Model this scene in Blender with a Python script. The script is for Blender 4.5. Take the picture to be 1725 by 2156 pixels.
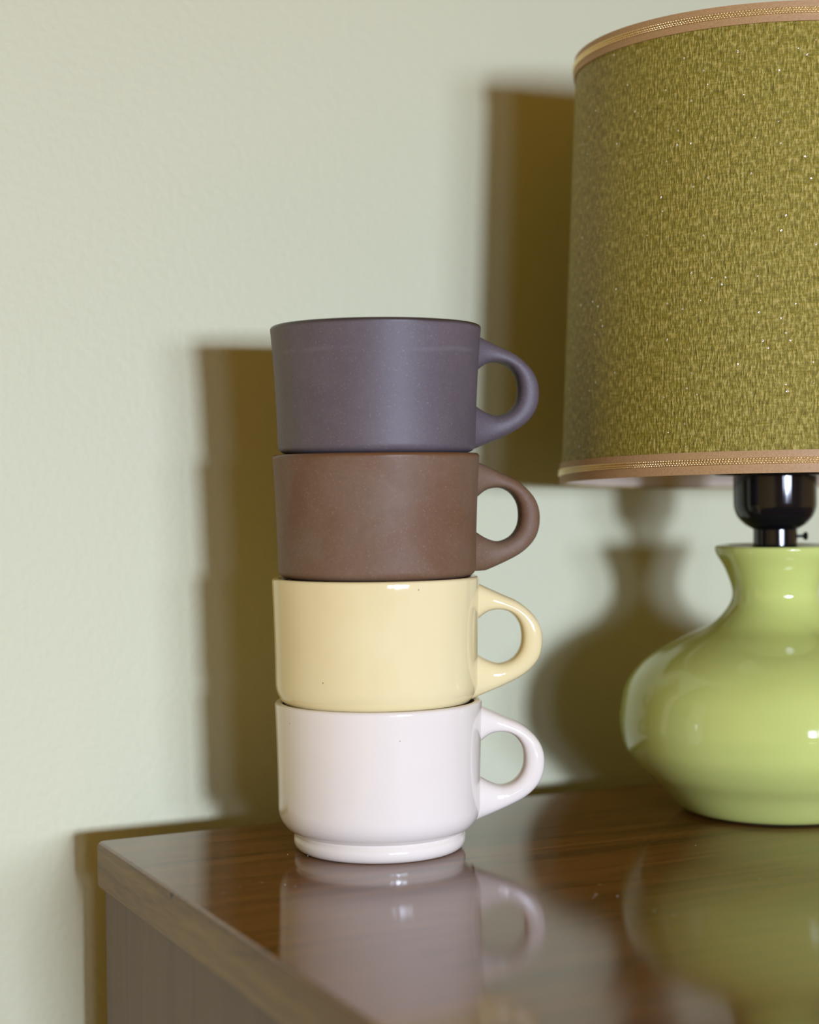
import bpy, bmesh, math, random
from mathutils import Vector, Matrix

for o in list(bpy.data.objects):
    bpy.data.objects.remove(o, do_unlink=True)
COL = bpy.context.scene.collection
SC = bpy.context.scene
PI = math.pi

# ------------------------------------------------------------------ frame of reference
# World: X runs along the wall, Y into the wall (wall face at y = 0), Z up, floor at 0, dresser top at TZ.
ANG = 0.4553                      # how far the camera's axis is turned from the wall's normal
CORNER = (-0.1374, 0.7348)        # dresser's back left corner as seen from the camera
GAP = 0.036                       # dresser stands this far off the wall
TZ = 0.80
CA, SA = math.cos(ANG), math.sin(ANG)


def W(x, y, z=0.0):
    """camera-aligned floor coordinates -> world"""
    dx, dy = x - CORNER[0], y - CORNER[1]
    return Vector((dx * CA + dy * SA, -dx * SA + dy * CA - GAP, z + TZ))


def Wd(x, y, z=0.0):
    return Vector((x * CA + y * SA, -x * SA + y * CA, z))


# ------------------------------------------------------------------ camera
F_PX, PITCH, ROLL, CAM_H = 3600.0, -0.0172, -0.0105, 0.1529
cd = bpy.data.cameras.new('camera')
cam = bpy.data.objects.new('camera', cd)
COL.objects.link(cam)
cd.sensor_fit = 'VERTICAL'
cd.sensor_height = 36.0
cd.lens = F_PX / 2156.0 * 36.0
cd.clip_start = 0.01
cd.dof.use_dof = True
cd.dof.focus_distance = 0.70
cd.dof.aperture_fstop = 4.6
R0 = Vector((1, 0, 0))
F0 = Vector((0, math.cos(PITCH), math.sin(PITCH)))
U0 = Vector((0, -math.sin(PITCH), math.cos(PITCH)))
c_, s_ = math.cos(ROLL), math.sin(ROLL)
R1 = c_ * R0 + s_ * U0
U1 = -s_ * R0 + c_ * U0
m = Matrix((Wd(*R1), Wd(*U1), -Wd(*F0))).transposed().to_4x4()
m.translation = W(0, 0, CAM_H)
cam.matrix_world = m
SC.camera = cam

# ------------------------------------------------------------------ world, exposure, window light
world = bpy.data.worlds.new('world')
SC.world = world
world.use_nodes = True
world.node_tree.nodes['Background'].inputs[0].default_value = (0.75, 0.88, 1.0, 1)
world.node_tree.nodes['Background'].inputs[1].default_value = 0.1
SC.view_settings.view_transform = 'Standard'
SC.view_settings.look = 'None'
SC.view_settings.exposure = 0.0
SC.view_settings.gamma = 1.0
SC.view_settings.use_curve_mapping = False

ROOM = (-1.15, 1.6, -2.95, 2.4)     # x0, x1, y0 (window wall), ceiling height


def area(name, x, z, w, h, watts, col, spread=112, tilt=21):
    l = bpy.data.lights.new(name, 'AREA')
    l.shape = 'RECTANGLE'
    l.size, l.size_y = w, h
    l.energy = watts
    l.color = col
    l.spread = math.radians(spread)
    o = bpy.data.objects.new(name, l)
    COL.objects.link(o)
    o.location = (x, ROOM[2] + 0.03, z)
    o.rotation_euler = (PI / 2 - math.radians(tilt), 0, 0)   # shines towards +Y, a little downwards
    return o


DAY = (0.865, 1.0, 1.32)
area('daylight_clear_pane', 0.03, TZ + 0.175, 0.25, 0.30, 27.5, DAY)
area('daylight_right_pane', 0.42, TZ + 0.19, 0.40, 0.30, 9.2, DAY)
area('daylight_left_pane', -0.38, TZ + 0.19, 0.26, 0.30, 2.9, DAY)


# ------------------------------------------------------------------ material helpers
class Mat:
    def __init__(self, name):
        self.m = bpy.data.materials.new(name)
        self.m.use_nodes = True
        self.t = self.m.node_tree
        self.b = self.t.nodes['Principled BSDF']

    def n(self, kind, **kw):
        nd = self.t.nodes.new(kind)
        for k, v in kw.items():
            if k in nd.inputs:
                nd.inputs[k].default_value = v
            else:
                setattr(nd, k, v)
        return nd

    def l(self, a, b):
        self.t.links.new(a, b)

    def set(self, **kw):
        for k, v in kw.items():
            self.b.inputs[k.replace('_', ' ')].default_value = v
        return self

    def coord(self, out='Object', scale=(1, 1, 1), rot=(0, 0, 0)):
        tc = self.n('ShaderNodeTexCoord')
        mp = self.n('ShaderNodeMapping')
        mp.inputs['Scale'].default_value = scale
        mp.inputs['Rotation'].default_value = rot
        self.l(tc.outputs[out], mp.inputs['Vector'])
        return mp.outputs['Vector']

    def noise(self, vec, scale=5.0, detail=2.0, rough=0.5, dist=0.0):
        nd = self.n('ShaderNodeTexNoise')
        nd.inputs['Scale'].default_value = scale
        nd.inputs['Detail'].default_value = detail
        nd.inputs['Roughness'].default_value = rough
        nd.inputs['Distortion'].default_value = dist
        self.l(vec, nd.inputs['Vector'])
        return nd.outputs['Fac']

    def ramp(self, fac, stops):
        r = self.n('ShaderNodeValToRGB')
        el = r.color_ramp.elements
        while len(el) < len(stops):
            el.new(0.5)
        for e, (p, c) in zip(el, stops):
            e.position = p
            e.color = (c[0], c[1], c[2], 1) if not isinstance(c, (int, float)) else (c, c, c, 1)
        self.l(fac, r.inputs['Fac'])
        return r.outputs['Color']

    def mix(self, fac, a, b, mode='MIX'):
        x = self.n('ShaderNodeMix', data_type='RGBA', blend_type=mode)
        for sock, v in ((x.inputs[0], fac), (x.inputs[6], a), (x.inputs[7], b)):
            if isinstance(v, (int, float)):
                sock.default_value = v
            elif isinstance(v, tuple):
                sock.default_value = (v[0], v[1], v[2], 1)
            else:
                self.l(v, sock)
        return x.outputs[2]

    def math(self, op, a, b=0.0, c=0.0):
        x = self.n('ShaderNodeMath', operation=op)
        for sock, v in zip(x.inputs, (a, b, c)):
            if isinstance(v, (int, float)):
                sock.default_value = v
            else:
                self.l(v, sock)
        return x.outputs[0]

    def bump(self, h, strength=0.3, dist=0.001, normal=None):
        x = self.n('ShaderNodeBump')
        x.inputs['Strength'].default_value = strength
        x.inputs['Distance'].default_value = dist
        self.l(h, x.inputs['Height'])
        if normal is not None:
            self.l(normal, x.inputs['Normal'])
        self.l(x.outputs['Normal'], self.b.inputs['Normal'])
        return x.outputs['Normal']

    def color(self, sock):
        self.l(sock, self.b.inputs['Base Color'])


def plain(name, col, rough=0.5, **kw):
    M = Mat(name)
    M.set(Base_Color=(*col, 1), Roughness=rough, **kw)
    return M.m


# ------------------------------------------------------------------ materials
WALL_COL = (0.60, 0.595, 0.405)
M = Mat('wall_paint')
v = M.coord('Object')
n1 = M.noise(v, 260, 3, 0.55)
n2 = M.noise(v, 5, 2)
M.color(M.ramp(n2, [(0.3, (WALL_COL[0] * 0.985, WALL_COL[1] * 0.985, WALL_COL[2] * 0.97)), (0.7, WALL_COL)]))
M.set(Roughness=0.55, Specular_IOR_Level=0.3)
M.bump(n1, 0.42, 0.0012)
M_WALL = M.m

M = Mat('ceiling_paint')
n1 = M.noise(M.coord('Object'), 120, 3)
M.set(Base_Color=(0.78, 0.58, 0.20, 1), Roughness=0.8)
M.bump(n1, 0.2, 0.001)
M_CEIL = M.m

M = Mat('ochre_wall_paint')
n1 = M.noise(M.coord('Object'), 200, 3, 0.55)
M.set(Base_Color=(0.74, 0.50, 0.085, 1), Roughness=0.6)
M.bump(n1, 0.3, 0.001)
M_OCHRE = M.m

M = Mat('floor_boards')
v = M.coord('Object', (1.2, 14, 1))
n1 = M.noise(v, 3, 5, 0.6, 0.6)
M.color(M.ramp(n1, [(0.25, (0.36, 0.19, 0.05)), (0.75, (0.52, 0.30, 0.09))]))
M.set(Roughness=0.4)
M_FLOOR = M.m

M_WHITE = plain('white_trim_paint', (0.72, 0.70, 0.62), 0.4)
M_BLIND = plain('blind_cloth', (0.62, 0.55, 0.36), 0.8)
M = Mat('window_glass')
M.set(Base_Color=(1, 1, 1, 1), Roughness=0.0, Transmission_Weight=1.0, IOR=1.01)
M_GLASS = M.m


def wood(name, scale, dark, mid, light, rough, coat=0.0, chip=None, ior=1.5, fine=1.0, tint=(1, 1, 1)):
    M = Mat(name)
    v = M.coord('Object', scale)
    g = M.noise(v, 9, 6, 0.62, 0.7)
    g2 = M.noise(v, 70, 4, 0.6, 0.2)
    g3 = M.noise(M.coord('Object'), 14, 2)
    col = M.ramp(g, [(0.28, dark), (0.5, mid), (0.74, light)])
    fine_c = M.ramp(g2, [(0.36, 0.55), (0.6, 1.0)])
    col = M.mix(0.7 * fine, col, fine_c, 'MULTIPLY')
    col = M.mix(0.25, col, M.ramp(g3, [(0.3, 0.7), (0.7, 1.0)]), 'MULTIPLY')
    if chip:
        tc = M.n('ShaderNodeTexCoord')
        dv = M.n('ShaderNodeVectorMath', operation='DISTANCE')
        M.l(tc.outputs['Object'], dv.inputs[0])
        dv.inputs[1].default_value = chip
        jag = M.noise(tc.outputs['Object'], 900, 2)
        d = M.math('ADD', dv.outputs['Value'], M.math('MULTIPLY', jag, 0.003))
        k = M.math('LESS_THAN', d, 0.0032)
        col = M.mix(k, col, (0.02, 0.012, 0.006))
    M.color(col)
    rr = M.n('ShaderNodeMapRange')
    M.l(g2, rr.inputs['Value'])
    rr.inputs['To Min'].default_value = rough * 0.85
    rr.inputs['To Max'].default_value = rough * 1.2
    M.l(rr.outputs['Result'], M.b.inputs['Roughness'])
    M.set(IOR=ior, Coat_Weight=coat, Coat_Roughness=0.05, Specular_Tint=(*tint, 1))
    M.bump(g2, 0.05, 0.0003)
    return M.m


M_TOP = wood('varnished_walnut_top', (1.0, 16, 16), (0.07, 0.021, 0.003), (0.20, 0.070, 0.013), (0.31, 0.118, 0.026), 0.075, ior=1.62, tint=(1.0, 0.90, 0.74))
M_EDGE = wood('worn_walnut_edge', (16, 1.0, 16), (0.15, 0.092, 0.036), (0.225, 0.145, 0.058), (0.30, 0.205, 0.085), 0.5,
              chip=(0.0008, -0.1050, 0.0188))
M_SIDE = wood('walnut_side', (16, 16, 1.0), (0.115, 0.073, 0.046), (0.145, 0.095, 0.062), (0.165, 0.112, 0.075), 0.5, fine=0.5)
M_BRASS = plain('aged_brass', (0.55, 0.38, 0.14), 0.35, Metallic=1.0)


def glaze(name, base, var, rough, rim=None, rim_z=0.0, speck=(0.1, 0.08, 0.06), speck_amt=0.0, spec=0.5, grain=0.0, seed=0.0, streak=0.0):
    M = Mat(name)
    v = M.coord('Object')
    mp = M.n('ShaderNodeMapping')
    mp.inputs['Location'].default_value = (seed, seed * 2.3, seed * 0.7)
    M.l(v, mp.inputs['Vector'])
    v = mp.outputs['Vector']
    big = M.noise(v, 26, 3, 0.55, 0.4)
    col = M.ramp(big, [(0.34, var), (0.62, base)])
    if grain:
        fine = M.noise(v, 1500, 2, 0.6)
        lightc = tuple(min(1, c * 1.9 + 0.04) for c in base)
        col = M.mix(M.math('MULTIPLY', M.math('GREATER_THAN', fine, 0.655), grain), col, lightc)
        mid = M.noise(v, 420, 3, 0.6)
        col = M.mix(0.35, col, M.ramp(mid, [(0.3, 0.75), (0.65, 1.0)]), 'MULTIPLY')
    if speck_amt:
        vo = M.n('ShaderNodeTexVoronoi')
        vo.inputs['Scale'].default_value = 210
        M.l(v, vo.inputs['Vector'])
        near = M.math('LESS_THAN', vo.outputs['Distance'], 0.07)
        sep = M.n('ShaderNodeSeparateColor')
        M.l(vo.outputs['Color'], sep.inputs['Color'])
        rare = M.math('GREATER_THAN', sep.outputs[0], 1 - speck_amt)
        col = M.mix(M.math('MULTIPLY', M.math('MULTIPLY', near, rare), 0.7), col, speck)
    if streak:
        tcs = M.n('ShaderNodeTexCoord')
        sps = M.n('ShaderNodeSeparateXYZ')
        M.l(tcs.outputs['Object'], sps.inputs['Vector'])
        dz = M.math('ABSOLUTE', M.math('SUBTRACT', M.math('ADD', sps.outputs['Z'], M.math('MULTIPLY', M.noise(v, 30, 1), 0.004)), streak + 0.002))
        m1 = M.n('ShaderNodeMapRange', interpolation_type='SMOOTHSTEP')
        M.l(dz, m1.inputs['Value'])
        for nm, vv in (('From Min', 0.0), ('From Max', 0.0016), ('To Min', 0.13), ('To Max', 0.0)):
            m1.inputs[nm].default_value = vv
        m2 = M.n('ShaderNodeMapRange', interpolation_type='SMOOTHSTEP')
        M.l(M.noise(v, 35, 2), m2.inputs['Value'])
        m2.inputs['From Min'].default_value, m2.inputs['From Max'].default_value = 0.45, 0.62
        k_ = M.math('MULTIPLY', m1.outputs['Result'], m2.outputs['Result'])
        col = M.mix(k_, col, (0.30, 0.26, 0.28))
    if rim:
        tc = M.n('ShaderNodeTexCoord')
        sp = M.n('ShaderNodeSeparateXYZ')
        M.l(tc.outputs['Object'], sp.inputs['Vector'])
        wob = M.math('MULTIPLY', M.noise(v, 40, 2), 0.0012)
        zz = M.math('ADD', sp.outputs['Z'], wob)
        mr = M.n('ShaderNodeMapRange', interpolation_type='SMOOTHSTEP')
        M.l(zz, mr.inputs['Value'])
        mr.inputs['From Min'].default_value = rim_z - 0.0016
        mr.inputs['From Max'].default_value = rim_z + 0.0003
        k = mr.outputs['Result']
        col = M.mix(k, col, rim)
        r2 = M.math('MULTIPLY_ADD', k, 0.22 - rough, rough)
        M.l(r2, M.b.inputs['Roughness'])
    else:
        M.set(Roughness=rough)
    M.color(col)
    M.set(Specular_IOR_Level=spec)
    if grain:
        M.bump(M.noise(v, 900, 3), 0.12, 0.0003)
    else:
        M.bump(M.noise(v, 55, 2), 0.05, 0.0012)
    return M.m


# lamp materials
M = Mat('green_glaze')
v = M.coord('Object')
M.color(M.ramp(M.noise(v, 30, 2), [(0.3, (0.54, 0.595, 0.165)), (0.7, (0.57, 0.625, 0.18))]))
M.set(Roughness=0.07, Coat_Weight=0.0, IOR=1.52)
M.bump(M.noise(v, 60, 2), 0.03, 0.001)
M_GREEN = M.m

M = Mat('shade_fabric')
uv1 = M.coord('UV', (1150, 260, 1))
uv2 = M.coord('UV', (230, 1250, 1))
uv3 = M.coord('UV', (520, 430, 1))
a = M.noise(uv1, 1.0, 3, 0.6)
b = M.noise(uv2, 1.0, 2, 0.5)
c = M.noise(uv3, 1.0, 3, 0.6)
h = M.math('ADD', M.math('MULTIPLY', a, 0.62), M.math('ADD', M.math('MULTIPLY', b, 0.2), M.math('MULTIPLY', c, 0.3)))
fab = (M.ramp(h, [(0.40, (0.13, 0.104, 0.007)), (0.55, (0.255, 0.20, 0.016)), (0.68, (0.50, 0.40, 0.10))]))
vo = M.n('ShaderNodeTexVoronoi')
vo.inputs['Scale'].default_value = 1.0
M.l(M.coord('UV', (330, 330, 1)), vo.inputs['Vector'])
sep = M.n('ShaderNodeSeparateColor')
M.l(vo.outputs['Color'], sep.inputs['Color'])
gl = M.math('MULTIPLY', M.math('GREATER_THAN', sep.outputs[1], 0.86), M.math('LESS_THAN', vo.outputs['Distance'], 0.16))
M.l(M.math('MULTIPLY_ADD', gl, -0.33, 0.46), M.b.inputs['Roughness'])
M.color(M.mix(gl, fab, (0.9, 0.88, 0.82)))
M.l(M.math('MULTIPLY', gl, 0.8), M.b.inputs['Metallic'])
M.set(Specular_IOR_Level=0.32, Sheen_Weight=0.03)
M.bump(h, 0.9, 0.0016)
M_FABRIC = M.m

M = Mat('tan_ribbon')
v = M.coord('UV', (900, 900, 1))
n1 = M.noise(v, 1.0, 2)
M.color(M.ramp(n1, [(0.3, (0.40, 0.235, 0.10)), (0.7, (0.47, 0.285, 0.13))]))
M.set(Roughness=0.6)
M.bump(n1, 0.3, 0.0004)
M_RIBBON = M.m
M_GOLD = plain('gold_thread', (0.92, 0.76, 0.46), 0.25, Metallic=1.0)
M_LINING = plain('shade_lining', (0.72, 0.60, 0.48), 0.7)
M_BLACK = plain('black_bakelite', (0.006, 0.006, 0.007), 0.07)
M_FELT = plain('dark_felt', (0.012, 0.012, 0.014), 0.95)
M_STEEL = plain('dark_metal', (0.10, 0.09, 0.085), 0.35, Metallic=1.0)


# ------------------------------------------------------------------ mesh helpers
def link(name, bm, mat, parent=None, smooth=None, recalc=False):
    me = bpy.data.meshes.new(name)
    if recalc:
        bmesh.ops.recalc_face_normals(bm, faces=bm.faces)
    bm.to_mesh(me)
    bm.free()
    if mat:
        me.materials.append(mat)
    if smooth is not None:
        me.shade_smooth()
        if smooth < 180:
            me.set_sharp_from_angle(angle=math.radians(smooth))
    o = bpy.data.objects.new(name, me)
    COL.objects.link(o)
    if parent:
        o.parent = parent
    return o


def empty(name, loc, label, cat, group=None, rotz=0.0):
    o = bpy.data.objects.new(name, None)
    COL.objects.link(o)
    o.location = loc
    o.rotation_euler = (0, 0, rotz)
    o.empty_display_size = 0.03
    o['label'] = label
    o['category'] = cat
    if group:
        o['group'] = group
    return o


def box_bm(x0, x1, y0, y1, z0, z1, bevel=0.0, seg=3, bm=None):
    b = bmesh.new()
    bmesh.ops.create_cube(b, size=1.0)
    for vv in b.verts:
        vv.co = Vector(((x0 + x1) / 2 + vv.co.x * (x1 - x0), (y0 + y1) / 2 + vv.co.y * (y1 - y0), (z0 + z1) / 2 + vv.co.z * (z1 - z0)))
    if bevel:
        bmesh.ops.bevel(b, geom=list(b.edges), offset=bevel, segments=seg, profile=0.5, affect='EDGES')
    if bm is not None:
        tmp = bpy.data.meshes.new('t')
        b.to_mesh(tmp)
        b.free()
        bm.from_mesh(tmp)
        bpy.data.meshes.remove(tmp)
        return bm
    return b


def spline(pts, n):
    """Catmull-Rom through 2D/3D points, n samples per span (chord-length tamed)"""
    P = [Vector(p) for p in pts]
    out = []
    for i in range(len(P) - 1):
        p0 = P[i - 1] if i > 0 else P[i] * 2 - P[i + 1]
        p1, p2 = P[i], P[i + 1]
        p3 = P[i + 2] if i + 2 < len(P) else P[i + 1] * 2 - P[i]
        for k in range(n):
            t = k / n
            out.append(0.5 * ((2 * p1) + (p2 - p0) * t + (2 * p0 - 5 * p1 + 4 * p2 - p3) * t * t + (3 * p1 - p0 - 3 * p2 + p3) * t ** 3))
    out.append(P[-1])
    return out


def lathe_bm(prof, seg=128, uv=False, closed=False):
    """prof: list of (r, z), drawn so that the outside lies to the right of travel from bottom up"""
    bm = bmesh.new()
    lay = bm.loops.layers.uv.new('UVMap') if uv else None
    rings = []
    for r, z in prof:
        if r < 1e-6:
            rings.append([bm.verts.new((0, 0, z))])
        else:
            rings.append([bm.verts.new((r * math.cos(2 * PI * k / seg), r * math.sin(2 * PI * k / seg), z)) for k in range(seg)])
    L = [0.0]
    for i in range(1, len(prof)):
        L.append(L[-1] + math.hypot(prof[i][0] - prof[i - 1][0], prof[i][1] - prof[i - 1][1]))
    rm = max(p[0] for p in prof)
    pairs = list(zip(range(len(rings) - 1), range(1, len(rings))))
    if closed:
        pairs.append((len(rings) - 1, 0))
    for i, j in pairs:
        A, B = rings[i], rings[j]
        for k in range(seg):
            q = (k + 1) % seg
            if len(A) == 1 and len(B) == 1:
                continue
            if len(A) == 1:
                f = bm.faces.new((A[0], B[q], B[k]))
            elif len(B) == 1:
                f = bm.faces.new((A[k], A[q], B[0]))
            else:
                f = bm.faces.new((A[k], A[q], B[q], B[k]))
                if uv:
                    u0, u1 = 2 * PI * rm * k / seg, 2 * PI * rm * (k + 1) / seg
                    for lp, (uu, vv) in zip(f.loops, ((u0, L[i]), (u1, L[i]), (u1, L[j]), (u0, L[j]))):
                        lp[lay].uv = (uu, vv)
    return bm


# ------------------------------------------------------------------ the room
def struct(name, bm, mat, label=None, parent=None):
    o = link(name, bm, mat, parent)
    if parent is None:
        o['kind'] = 'structure'
        if label:
            o['label'] = label
    return o


X0, X1, Y0, ZC = ROOM
T = 0.12
struct('floor', box_bm(X0 - T, X1 + T, Y0 - T, T, -0.1, 0.0), M_FLOOR, 'brown wooden floor below the dresser')
struct('ceiling', box_bm(X0 - T, X1 + T, Y0 - T, T, ZC, ZC + 0.1), M_CEIL, 'pale ceiling of the room')
struct('wall_back', box_bm(X0 - T, X1 + T, 0.0, T, 0.0, ZC), M_WALL, 'pale yellow-green painted wall behind the mugs and lamp')
struct('wall_left', box_bm(X0 - T, X0, Y0, 0.0, 0.0, ZC), M_OCHRE, 'ochre painted side wall')
struct('wall_right', box_bm(X1, X1 + T, Y0, 0.0, 0.0, ZC), M_OCHRE, 'ochre painted side wall')
WX0, WX1, WZ0, WZ1 = -0.54, 0.66, TZ + 0.05, TZ + 0.85
bm = bmesh.new()
for q in ((X0 - T, WX0, 0.0, ZC), (WX1, X1 + T, 0.0, ZC), (WX0, WX1, 0.0, WZ0), (WX0, WX1, WZ1, ZC)):
    box_bm(q[0], q[1], Y0 - T, Y0, q[2], q[3], bm=bm)
struct('wall_front', bm, M_OCHRE, 'ochre painted wall with the window, facing the dresser')
# window: frame, mullions, panes and a blind drawn most of the way down
bm = bmesh.new()
fw = 0.04
for q in ((WX0, WX0 + fw, WZ0, WZ1), (WX1 - fw, WX1, WZ0, WZ1), (WX0 + fw, WX1 - fw, WZ0, WZ0 + fw * .6), (WX0 + fw, WX1 - fw, WZ1 - fw, WZ1)):
    box_bm(q[0], q[1], Y0 - 0.09, Y0 - 0.03, q[2], q[3], bm=bm)
win = struct('window_1', bm, M_WHITE, 'white framed window opposite the dresser with its blind half drawn')
for x in (-0.21, 0.21):
    link('mullion', box_bm(x - 0.014, x + 0.014, Y0 - 0.085, Y0 - 0.035, WZ0 + fw * .6, WZ1 - fw), M_WHITE, win)
for a_, b_ in ((WX0 + fw, -0.224), (-0.196, 0.196), (0.224, WX1 - fw)):
    link('pane', box_bm(a_, b_, Y0 - 0.062, Y0 - 0.058, WZ0 + fw * .6, WZ1 - fw), M_GLASS, win)
link('blind', box_bm(WX0 + 0.005, WX1 - 0.005, Y0 - 0.02, Y0 - 0.017, TZ + 0.40, WZ1 - 0.005), M_BLIND, win)

# ------------------------------------------------------------------ dresser
DW, DD, DT = 0.98, 0.46, 0.0198
dr = empty('dresser', (0, -GAP, 0), 'dark walnut dresser with a glossy varnished top carrying the mugs and lamp', 'dresser')


def slab():
    """top with a rounded vertical corner and softened edges"""
    bm = bmesh.new()
    r = 0.005
    pts = []
    for cx, cy, a0 in ((DW - r, -r, 0), (r, -r, PI / 2), (r, -DD + r, PI), (DW - r, -DD + r, 1.5 * PI)):
        for k in range(7):
            a = a0 + PI / 2 * k / 6
            pts.append((cx + r * math.cos(a), cy + r * math.sin(a)))
    vs = [bm.verts.new((x, y, 0)) for x, y in pts]
    f = bm.faces.new(vs)
    res = bmesh.ops.extrude_face_region(bm, geom=[f])
    up = [e for e in res['geom'] if isinstance(e, bmesh.types.BMVert)]
    for vv in up:
        vv.co.z += DT
    bmesh.ops.recalc_face_normals(bm, faces=bm.faces)
    rim = [e for e in bm.edges if len(e.link_faces) == 2 and abs(e.verts[0].co.z - e.verts[1].co.z) < 1e-6]
    bmesh.ops.bevel(bm, geom=rim, offset=0.0022, segments=4, profile=0.5, affect='EDGES')
    return bm


t = link('top', slab(), M_TOP, dr, 40)
t.location = (0, 0, TZ - DT)
# the top's edges carry the worn edge veneer, the face the varnish
t.data.materials.append(M_EDGE)
for p in t.data.polygons:
    if p.normal.z < 0.62:
        p.material_index = 1
    if abs(p.normal.z) > 0.999:
        p.use_smooth = False      # the flat faces stay flat mirrors
IN = 0.0035
SB = TZ - DT
for x in (IN, DW - IN - 0.02):
    link('side_panel', box_bm(x, x + 0.02, -DD + 0.012, -0.003, 0.10, SB, 0.001, 2), M_SIDE, dr)
link('back_panel', box_bm(IN + 0.02, DW - IN - 0.02, -0.012, -0.004, 0.10, SB), M_SIDE, dr)
link('bottom_panel', box_bm(IN + 0.02, DW - IN - 0.02, -DD + 0.03, -0.012, 0.10, 0.118), M_SIDE, dr)
for k in range(3):
    z0 = 0.122 + k * 0.218
    d = link('drawer', box_bm(IN + 0.023, DW - IN - 0.023, -DD + 0.012, -0.02, z0, z0 + 0.212, 0.002, 2), M_SIDE, dr)
    for x in (0.28, 0.70):
        kb = lathe_bm([(0, 0), (0.008, 0), (0.006, 0.012), (0.013, 0.02), (0.014, 0.026), (0.010, 0.03), (0, 0.031)], 24)
        ko = link('knob', kb, M_BRASS, d, 50)
        ko.location = (x, -DD + 0.012, z0 + 0.106)
        ko.rotation_euler = (PI / 2, 0, 0)
for x in (0.05, DW - 0.05):
    for y in (-0.05, -DD + 0.06):
        lg = link('leg', lathe_bm([(0, 0), (0.012, 0), (0.02, 0.10), (0, 0.10)], 20), M_SIDE, dr, 50)
        lg.location = (x, y, 0)

# ------------------------------------------------------------------ mugs
OUTER = [(0.0400, -0.0020), (0.0442, -0.0040), (0.0527, -0.0080), (0.0600, -0.0114), (0.0658, -0.0163), (0.0691, -0.0213), (0.0703, -0.0271),
         (0.0694, -0.0336), (0.0665, -0.0385), (0.0614, -0.0428), (0.0542, -0.0464), (0.0469, -0.0494), (0.0415, -0.0515), (0.0385, -0.0530)]
INNER = [(0.0395, -0.0215), (0.0435, -0.0180), (0.0469, -0.0156), (0.0508, -0.0147), (0.0545, -0.0151), (0.0580, -0.0172), (0.0606, -0.0212), (0.0614, -0.0262),
         (0.0606, -0.0310), (0.0580, -0.0348), (0.0545, -0.0368), (0.0506, -0.0372), (0.0455, -0.0352), (0.0395, -0.0312)]


def resample(pts, n):
    d = [0.0]
    for i in range(1, len(pts)):
        d.append(d[-1] + (pts[i] - pts[i - 1]).length)
    out = []
    j = 0
    for k in range(n):
        s = d[-1] * k / (n - 1)
        while j < len(d) - 2 and d[j + 1] < s:
            j += 1
        t_ = (s - d[j]) / max(1e-9, d[j + 1] - d[j])
        out.append(pts[j].lerp(pts[j + 1], min(1, max(0, t_))))
    return out


def handle_bm(height, rmin, zlow, hw=0.0056, seg=28):
    O = spline([(r, 0, height + z) for r, z in OUTER], 8)
    I = spline([(r, 0, height + z) for r, z in INNER], 8)
    n = len(O)
    bm = bmesh.new()
    rings = []
    for k in range(n):
        o, i = O[k], I[k]
        c = (o + i) / 2
        ax = (o - i) / 2
        flare = 0.0
        near = max(0.0, 1 - (c.x - 0.041) / 0.013)      # widens where it grows out of the wall
        hwk = hw * (1 + 0.55 * near ** 2)
        ring = []
        for q in range(seg):
            a = 2 * PI * q / seg
            ca, sa = math.cos(a), math.sin(a)
            e = 0.80
            ca = math.copysign(abs(ca) ** e, ca)
            sa = math.copysign(abs(sa) ** e, sa)
            p = c + ax * ca + Vector((0, hwk * sa, 0))
            rr = math.hypot(p.x, p.y)
            if rr < rmin:                                # stay inside the wall's thickness
                f = rmin / rr
                p.x *= f
                p.y *= f
            p.z = max(p.z, zlow)
            ring.append(bm.verts.new(p))
        rings.append(ring)
    for k in range(n - 1):
        A, B = rings[k], rings[k + 1]
        for q in range(seg):
            w = (q + 1) % seg
            bm.faces.new((A[q], A[w], B[w], B[q]))
    bm.faces.new(rings[0])
    bm.faces.new(rings[-1])
    bmesh.ops.recalc_face_normals(bm, faces=bm.faces)
    return bm


def arc(cx, cz, r, a0, a1, n):
    return [(cx + r * math.cos(math.radians(a0 + (a1 - a0) * k / n)), cz + r * math.sin(math.radians(a0 + (a1 - a0) * k / n))) for k in range(n + 1)]


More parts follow.
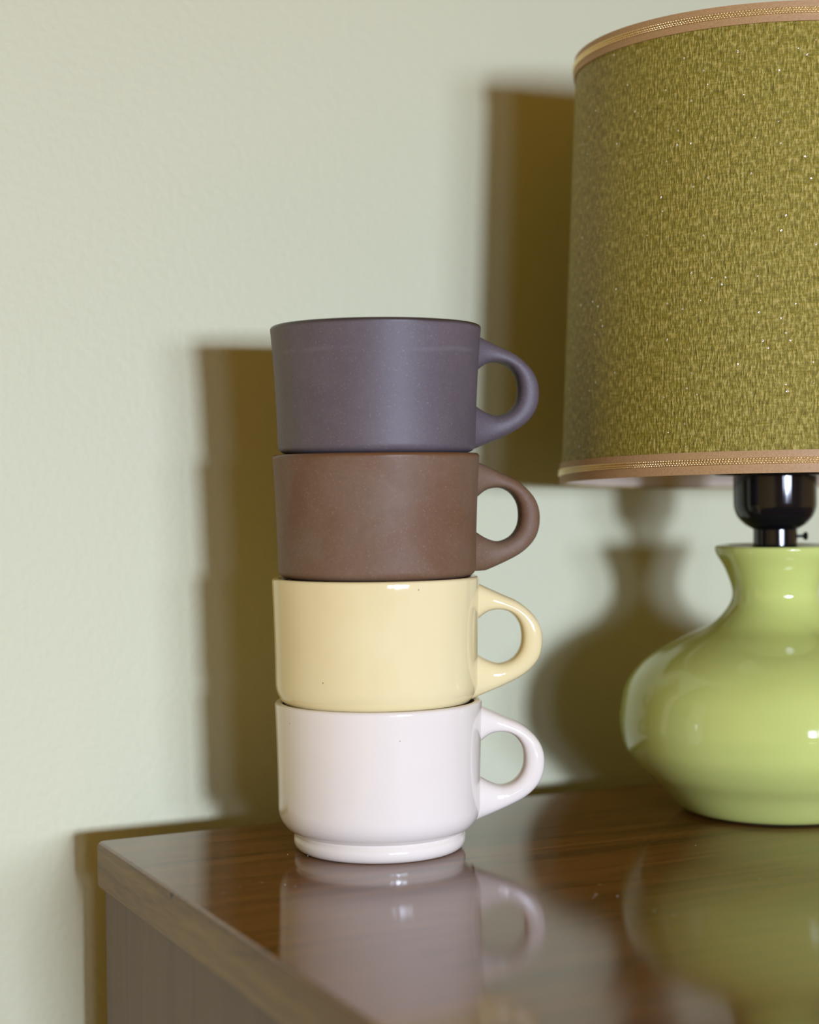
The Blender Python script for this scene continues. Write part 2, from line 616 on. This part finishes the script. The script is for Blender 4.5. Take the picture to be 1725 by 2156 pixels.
def mug(label, x, y, z, height, r_top, r_bot, round_r, foot_h, mat, azim, lip=0.0014, tilt=(0, 0), wall=0.0034):
    """z: base above the dresser top; azim: handle direction away from the picture plane, degrees"""
    root = empty('mug', W(x, y, z), label, 'mug', 'four mugs in one stack', -ANG + math.radians(azim))
    root.rotation_euler = (math.radians(tilt[0]), math.radians(tilt[1]), -ANG + math.radians(azim))
    fr = 0.0361
    prof = [(0, 0.0022), (0.0295, 0.0022), (0.0305, 0.0)]
    prof += [(0.0318, 0.0)] + arc(0.0318, 0.0043, 0.0043, -80, 0, 6)
    prof += [(fr - 0.0002, foot_h - 0.0007), (fr - 0.0010, foot_h)]
    # lower turn of the body
    rr = round_r
    cx_ = r_bot - rr
    prof += [(max(fr - 0.0006, cx_ + rr * 0.2), foot_h + 0.0002)] if cx_ < fr else [(cx_, foot_h + 0.0002)]
    st = 0.0
    for (px, pz) in arc(cx_, foot_h + 0.0004 + rr, rr, -90, 0, 12):
        if px > prof[-1][0] + 1e-5:
            prof.append((px, pz))
    n = 14
    z0 = prof[-1][1]
    zt = height - lip
    for k in range(1, n + 1):
        s = k / n
        prof.append((r_bot + (r_top - r_bot) * (0.35 * s + 0.65 * s * s), z0 + (zt - z0) * s))
    prof += arc(r_top - lip, height - lip, lip, 15, 90, 5)
    ri = r_top - wall
    prof += arc(ri + lip, height - lip, lip, 100, 180, 5)
    zb = foot_h + 0.0028
    prof += [(ri - 0.0004, height - 0.006), (r_bot - wall, height - 0.012), (r_bot - wall, zb + 0.012)]
    prof += arc(r_bot - wall - 0.010, zb + 0.010, 0.010, 0, -90, 8)
    prof += [(0, zb)]
    link('body', lathe_bm(prof, 160), mat, root, 50)
    link('handle', handle_bm(height, r_bot - wall + 0.0007, foot_h + 0.002), mat, root, 60)
    return root


M_MUG4 = glaze('cream_white_glaze', (0.83, 0.745, 0.635), (0.81, 0.72, 0.615), 0.08, speck_amt=0.02, seed=1.3)
M_MUG3 = glaze('butter_yellow_glaze', (0.84, 0.71, 0.385), (0.81, 0.67, 0.35), 0.08, speck_amt=0.05, seed=3.1)
H4, H3, H2, H1 = 0.0622, 0.0622, 0.0598, 0.0616
M_MUG2 = glaze('matte_brown_glaze', (0.187, 0.116, 0.070), (0.160, 0.080, 0.038), 0.58, spec=0.32, rim=(0.14, 0.058, 0.02), rim_z=H2, grain=0.35, seed=5.7)
M_MUG1 = glaze('matte_plum_glaze', (0.125, 0.098, 0.105), (0.105, 0.082, 0.090), 0.56, rim=(0.035, 0.024, 0.02), rim_z=H1, grain=0.4, seed=8.2, streak=0.0493)
CX, CY = -0.0142, 0.7158
mug('white glossy mug with a stepped foot at the bottom of the stack', CX + .0003, CY, 0.0, H4, 0.0434, 0.0424, 0.011, 0.0066, M_MUG4, 6)
mug('pale yellow glossy mug resting in the white mug', CX - .0003, CY, 0.0516, H3, 0.0434, 0.0424, 0.0112, 0.0066, M_MUG3, 5)
mug('matte brown mug between the yellow and dark purple mugs', CX + .0004, CY, 0.1052, H2, 0.0432, 0.0414, 0.0035, 0.0083, M_MUG2, 11)
mug('dark purple-grey matte mug on top of the stack', CX + .0008, CY, 0.1566, H1, 0.0440, 0.0413, 0.0035, 0.0083, M_MUG1, 12)

# ------------------------------------------------------------------ table lamp
LX, LY = 0.1684, 0.7873
lamp = empty('table_lamp', W(LX, LY, 0), 'table lamp with a round green ceramic base and an olive fabric drum shade', 'lamp', None, -ANG)
prof = [(0.020, 0.0005), (0.0375, 0.0005), (0.0412, 0.0011), (0.0456, 0.0034), (0.0548, 0.0130), (0.0630, 0.0205), (0.0690, 0.0285), (0.0713, 0.0356), (0.0718, 0.0445),
        (0.0692, 0.0571), (0.0630, 0.0664), (0.0542, 0.0737), (0.0420, 0.0802), (0.0300, 0.0857), (0.0224, 0.0930), (0.0196, 0.1006),
        (0.0226, 0.1108), (0.0266, 0.1180), (0.0275, 0.1208)]
pp = [(v_[0], v_[1]) for v_ in spline([(r, z, 0) for r, z in prof[1:]], 6)]
pp = [(0, 0.0005)] + pp + arc(0.0262, 0.1211, 0.0013, 10, 90, 4) + [(0.024, 0.1216), (0.0, 0.1216)]
link('ceramic_base', lathe_bm(pp, 128), M_GREEN, lamp, 60)
link('felt_pad', lathe_bm([(0, 0), (0.0362, 0), (0.0362, 0.0006), (0, 0.0006)], 96), M_FELT, lamp, 40)
link('neck', lathe_bm([(0, 0.1216), (0.0112, 0.1216), (0.0100, 0.1222), (0.00995, 0.1304), (0, 0.1304)], 64), M_BLACK, lamp, 40)
pp = [(0, 0.1296), (0.0099, 0.1296)] + [(v_[0], v_[1]) for v_ in spline([(0.0112, 0.1303, 0), (0.0140, 0.1320, 0), (0.0168, 0.1350, 0), (0.0182, 0.1378, 0), (0.0188, 0.1400, 0)], 5)] + \
     [(0.0189, 0.1420), (0.0189, 0.1560), (0.0189, 0.1700), (0.0165, 0.1720), (0, 0.1720)]
link('socket', lathe_bm(pp, 96), M_BLACK, lamp, 45)
link('socket_flange', lathe_bm([(0.0186, 0.1541), (0.0275, 0.1543), (0.0285, 0.1550), (0.0275, 0.1557), (0.0186, 0.1560)], 96), M_BLACK, lamp, 45)
sc = link('thumb_screw', lathe_bm([(0, 0), (0.0007, 0), (0.0007, 0.0032), (0.0014, 0.0034), (0.0019, 0.0042), (0.0019, 0.0050), (0.0010, 0.0054), (0, 0.0054)], 24), M_BLACK, lamp, 40)
sc.location = (0.0096, 0, 0.1264)
sc.rotation_euler = (0, PI / 2, 0)
# inner bulb and shade carrier, mostly hidden by the shade
bulb = [(0, 0.172), (0.0135, 0.172), (0.0135, 0.190)] + [(v_[0], v_[1]) for v_ in spline([(0.015, 0.195, 0), (0.026, 0.215, 0), (0.030, 0.235, 0), (0.024, 0.256, 0), (0.010, 0.265, 0)], 5)] + [(0, 0.266)]
link('bulb', lathe_bm(bulb, 40), plain('opal_bulb', (0.75, 0.72, 0.66), 0.3), lamp, 50)

ZB, ZT, RB, RT = 0.1522, 0.3466, 0.0980, 0.0894


def rs(z):
    return RB + (RT - RB) * (z - ZB) / (ZT - ZB)


def sag(o):
    """the lower edge hangs a little lower at the wall side than at the front"""
    for vv in o.data.vertices:
        w_ = max(0.0, (ZT - vv.co.z) / (ZT - ZB))
        vv.co.z -= 0.036 * vv.co.y * w_
    return o


def shell(z0, z1, d0, d1, n=6):
    """thin conical sleeve between radial offsets d0 (inside) and d1 (outside)"""
    zs = [z0 + (z1 - z0) * k / n for k in range(n + 1)]
    return [(rs(z) + d1, z) for z in zs] + [(rs(z) + d0, z) for z in reversed(zs)]


shade = sag(link('lamp_shade', lathe_bm(shell(ZB, ZT, -0.0006, 0.0, 24), 192, True, True), M_FABRIC, lamp, 50))
sag(link('lining', lathe_bm(shell(ZB + 0.0005, ZT - 0.0005, -0.0014, -0.0006, 4), 128, True, True), M_LINING, shade, 50))
for z0, z1, cz in ((ZT - 0.0080, ZT + 0.0004, ZT - 0.0036), (ZB - 0.0004, ZB + 0.0090, ZB + 0.0047)):
    band = link('trim_band', lathe_bm(shell(z0, z1, 0.0, 0.0008, 3), 192, True, True), M_RIBBON, shade, 40)
    sag(band)
    # braid: rows of tiny wound beads lying on the band
    bm = bmesh.new()
    for row in range(3):
        z = cz + (row - 1) * 0.00095
        r = rs(z) + 0.0009
        n = int(2 * PI * r / 0.00125)
        for k in range(n):
            a = 2 * PI * (k + 0.5 * (row % 2)) / n
            cc = Vector((r * math.cos(a), r * math.sin(a), z))
            tn = Vector((-math.sin(a), math.cos(a), 0))
            no = Vector((math.cos(a), math.sin(a), 0))
            up = Vector((0, 0, 1))
            sl = 0.35 if row != 1 else -0.35
            tt = (tn + up * sl).normalized()
            uu = (up - tn * sl).normalized()
            top_ = bm.verts.new(cc + no * 0.00062)
            ring = []
            for q in range(8):
                b_ = 2 * PI * q / 8
                ring.append(bm.verts.new(cc + tt * (0.00066 * math.cos(b_)) + uu * (0.00046 * math.sin(b_))))
            mid = []
            for q in range(8):
                b_ = 2 * PI * q / 8
                mid.append(bm.verts.new(cc + no * 0.00045 + tt * (0.00046 * math.cos(b_)) + uu * (0.00032 * math.sin(b_))))
            for q in range(8):
                w = (q + 1) % 8
                bm.faces.new((ring[q], ring[w], mid[w], mid[q]))
                bm.faces.new((mid[q], mid[w], top_))
    br = sag(link('gold_braid', bm, M_GOLD, shade, 180))
    br['kind'] = 'stuff'
    br['label'] = 'shiny gold braid'
bm = bmesh.new()
for k in range(3):
    a = 2 * PI * k / 3 + 0.4
    for s in range(1):
        d = Vector((math.cos(a), math.sin(a), 0))
        p0, p1 = d * 0.012 + Vector((0, 0, 0.325)), d * (rs(0.335) - 0.001) + Vector((0, 0, 0.335))
        ax = (p1 - p0)
        mtx = Matrix.Translation((p0 + p1) / 2) @ ax.to_track_quat('Z', 'Y').to_matrix().to_4x4()
        bmesh.ops.create_cone(bm, cap_ends=True, segments=10, radius1=0.0012, radius2=0.0012, depth=ax.length, matrix=mtx)
bmesh.ops.create_cone(bm, cap_ends=True, segments=24, radius1=0.013, radius2=0.013, depth=0.003, matrix=Matrix.Translation((0, 0, 0.325)))
link('spider', bm, M_STEEL, shade, 40)
bm = bmesh.new()
for s in (-1, 1):
    P = spline([(s * 0.019, 0, 0.168), (s * 0.036, 0, 0.20), (s * 0.040, 0, 0.245), (s * 0.028, 0, 0.30), (s * 0.004, 0, 0.3245)], 6)
    for p, q in zip(P, P[1:]):
        ax = q - p
        mtx = Matrix.Translation((p + q) / 2) @ ax.to_track_quat('Z', 'Y').to_matrix().to_4x4()
        bmesh.ops.create_cone(bm, cap_ends=True, segments=8, radius1=0.0012, radius2=0.0012, depth=ax.length * 1.05, matrix=mtx)
link('harp', bm, M_STEEL, lamp, 60)

# ------------------------------------------------------------------ dust lying on the varnish
random.seed(11)
bm = bmesh.new()
# (distance from the dresser's left end, distance from its back edge, size), metres
SPOTS = []
for px, py, sz in ((1255, 1884, .5), (1262, 1863, .35), (1300, 1887, .6), (1250, 1889, .35), (1378, 1919, .4), (1420, 1926, .4), (1600, 1850, .3), (1648, 1847, .3),
                   (600, 1863, .5), (622, 1866, .4), (648, 1802, .6), (606, 1799, .4), (1465, 1780, .4), (470, 1880, .3), (505, 1868, .3), (552, 1858, .3)):
    X, Y = px - 862.5, py - 1078.0
    xr, yr = c_ * X + s_ * Y, -s_ * X + c_ * Y
    ray = R0 * xr - U0 * yr + F0 * F_PX
    t_ = -CAM_H / ray.z
    p = W(ray.x * t_, ray.y * t_, 0.0)
    SPOTS.append((p.x, p.y, sz * 0.001))
for x, y, r in SPOTS:
    n = 7
    a0 = random.random() * 6
    el = 0.5 + random.random() * 0.5
    ring = []
    for q in range(n):
        a = 2 * PI * q / n
        rr = r * (0.6 + 0.5 * random.random())
        dx, dy = rr * math.cos(a), rr * math.sin(a) * el
        ring.append(bm.verts.new((x + dx * math.cos(a0) - dy * math.sin(a0), y + dx * math.sin(a0) + dy * math.cos(a0), TZ + 0.00002)))
    top_ = bm.verts.new((x, y, TZ + r * 0.45))
    for q in range(n):
        bm.faces.new((ring[q], ring[(q + 1) % n], top_))
    bm.faces.new(list(reversed(ring)))
du = link('dust', bm, plain('dust_grey', (0.42, 0.38, 0.32), 0.9), None, 180)
du['kind'] = 'stuff'
du['label'] = 'fine pale dust specks on the glossy dresser top'
du['category'] = 'dust'
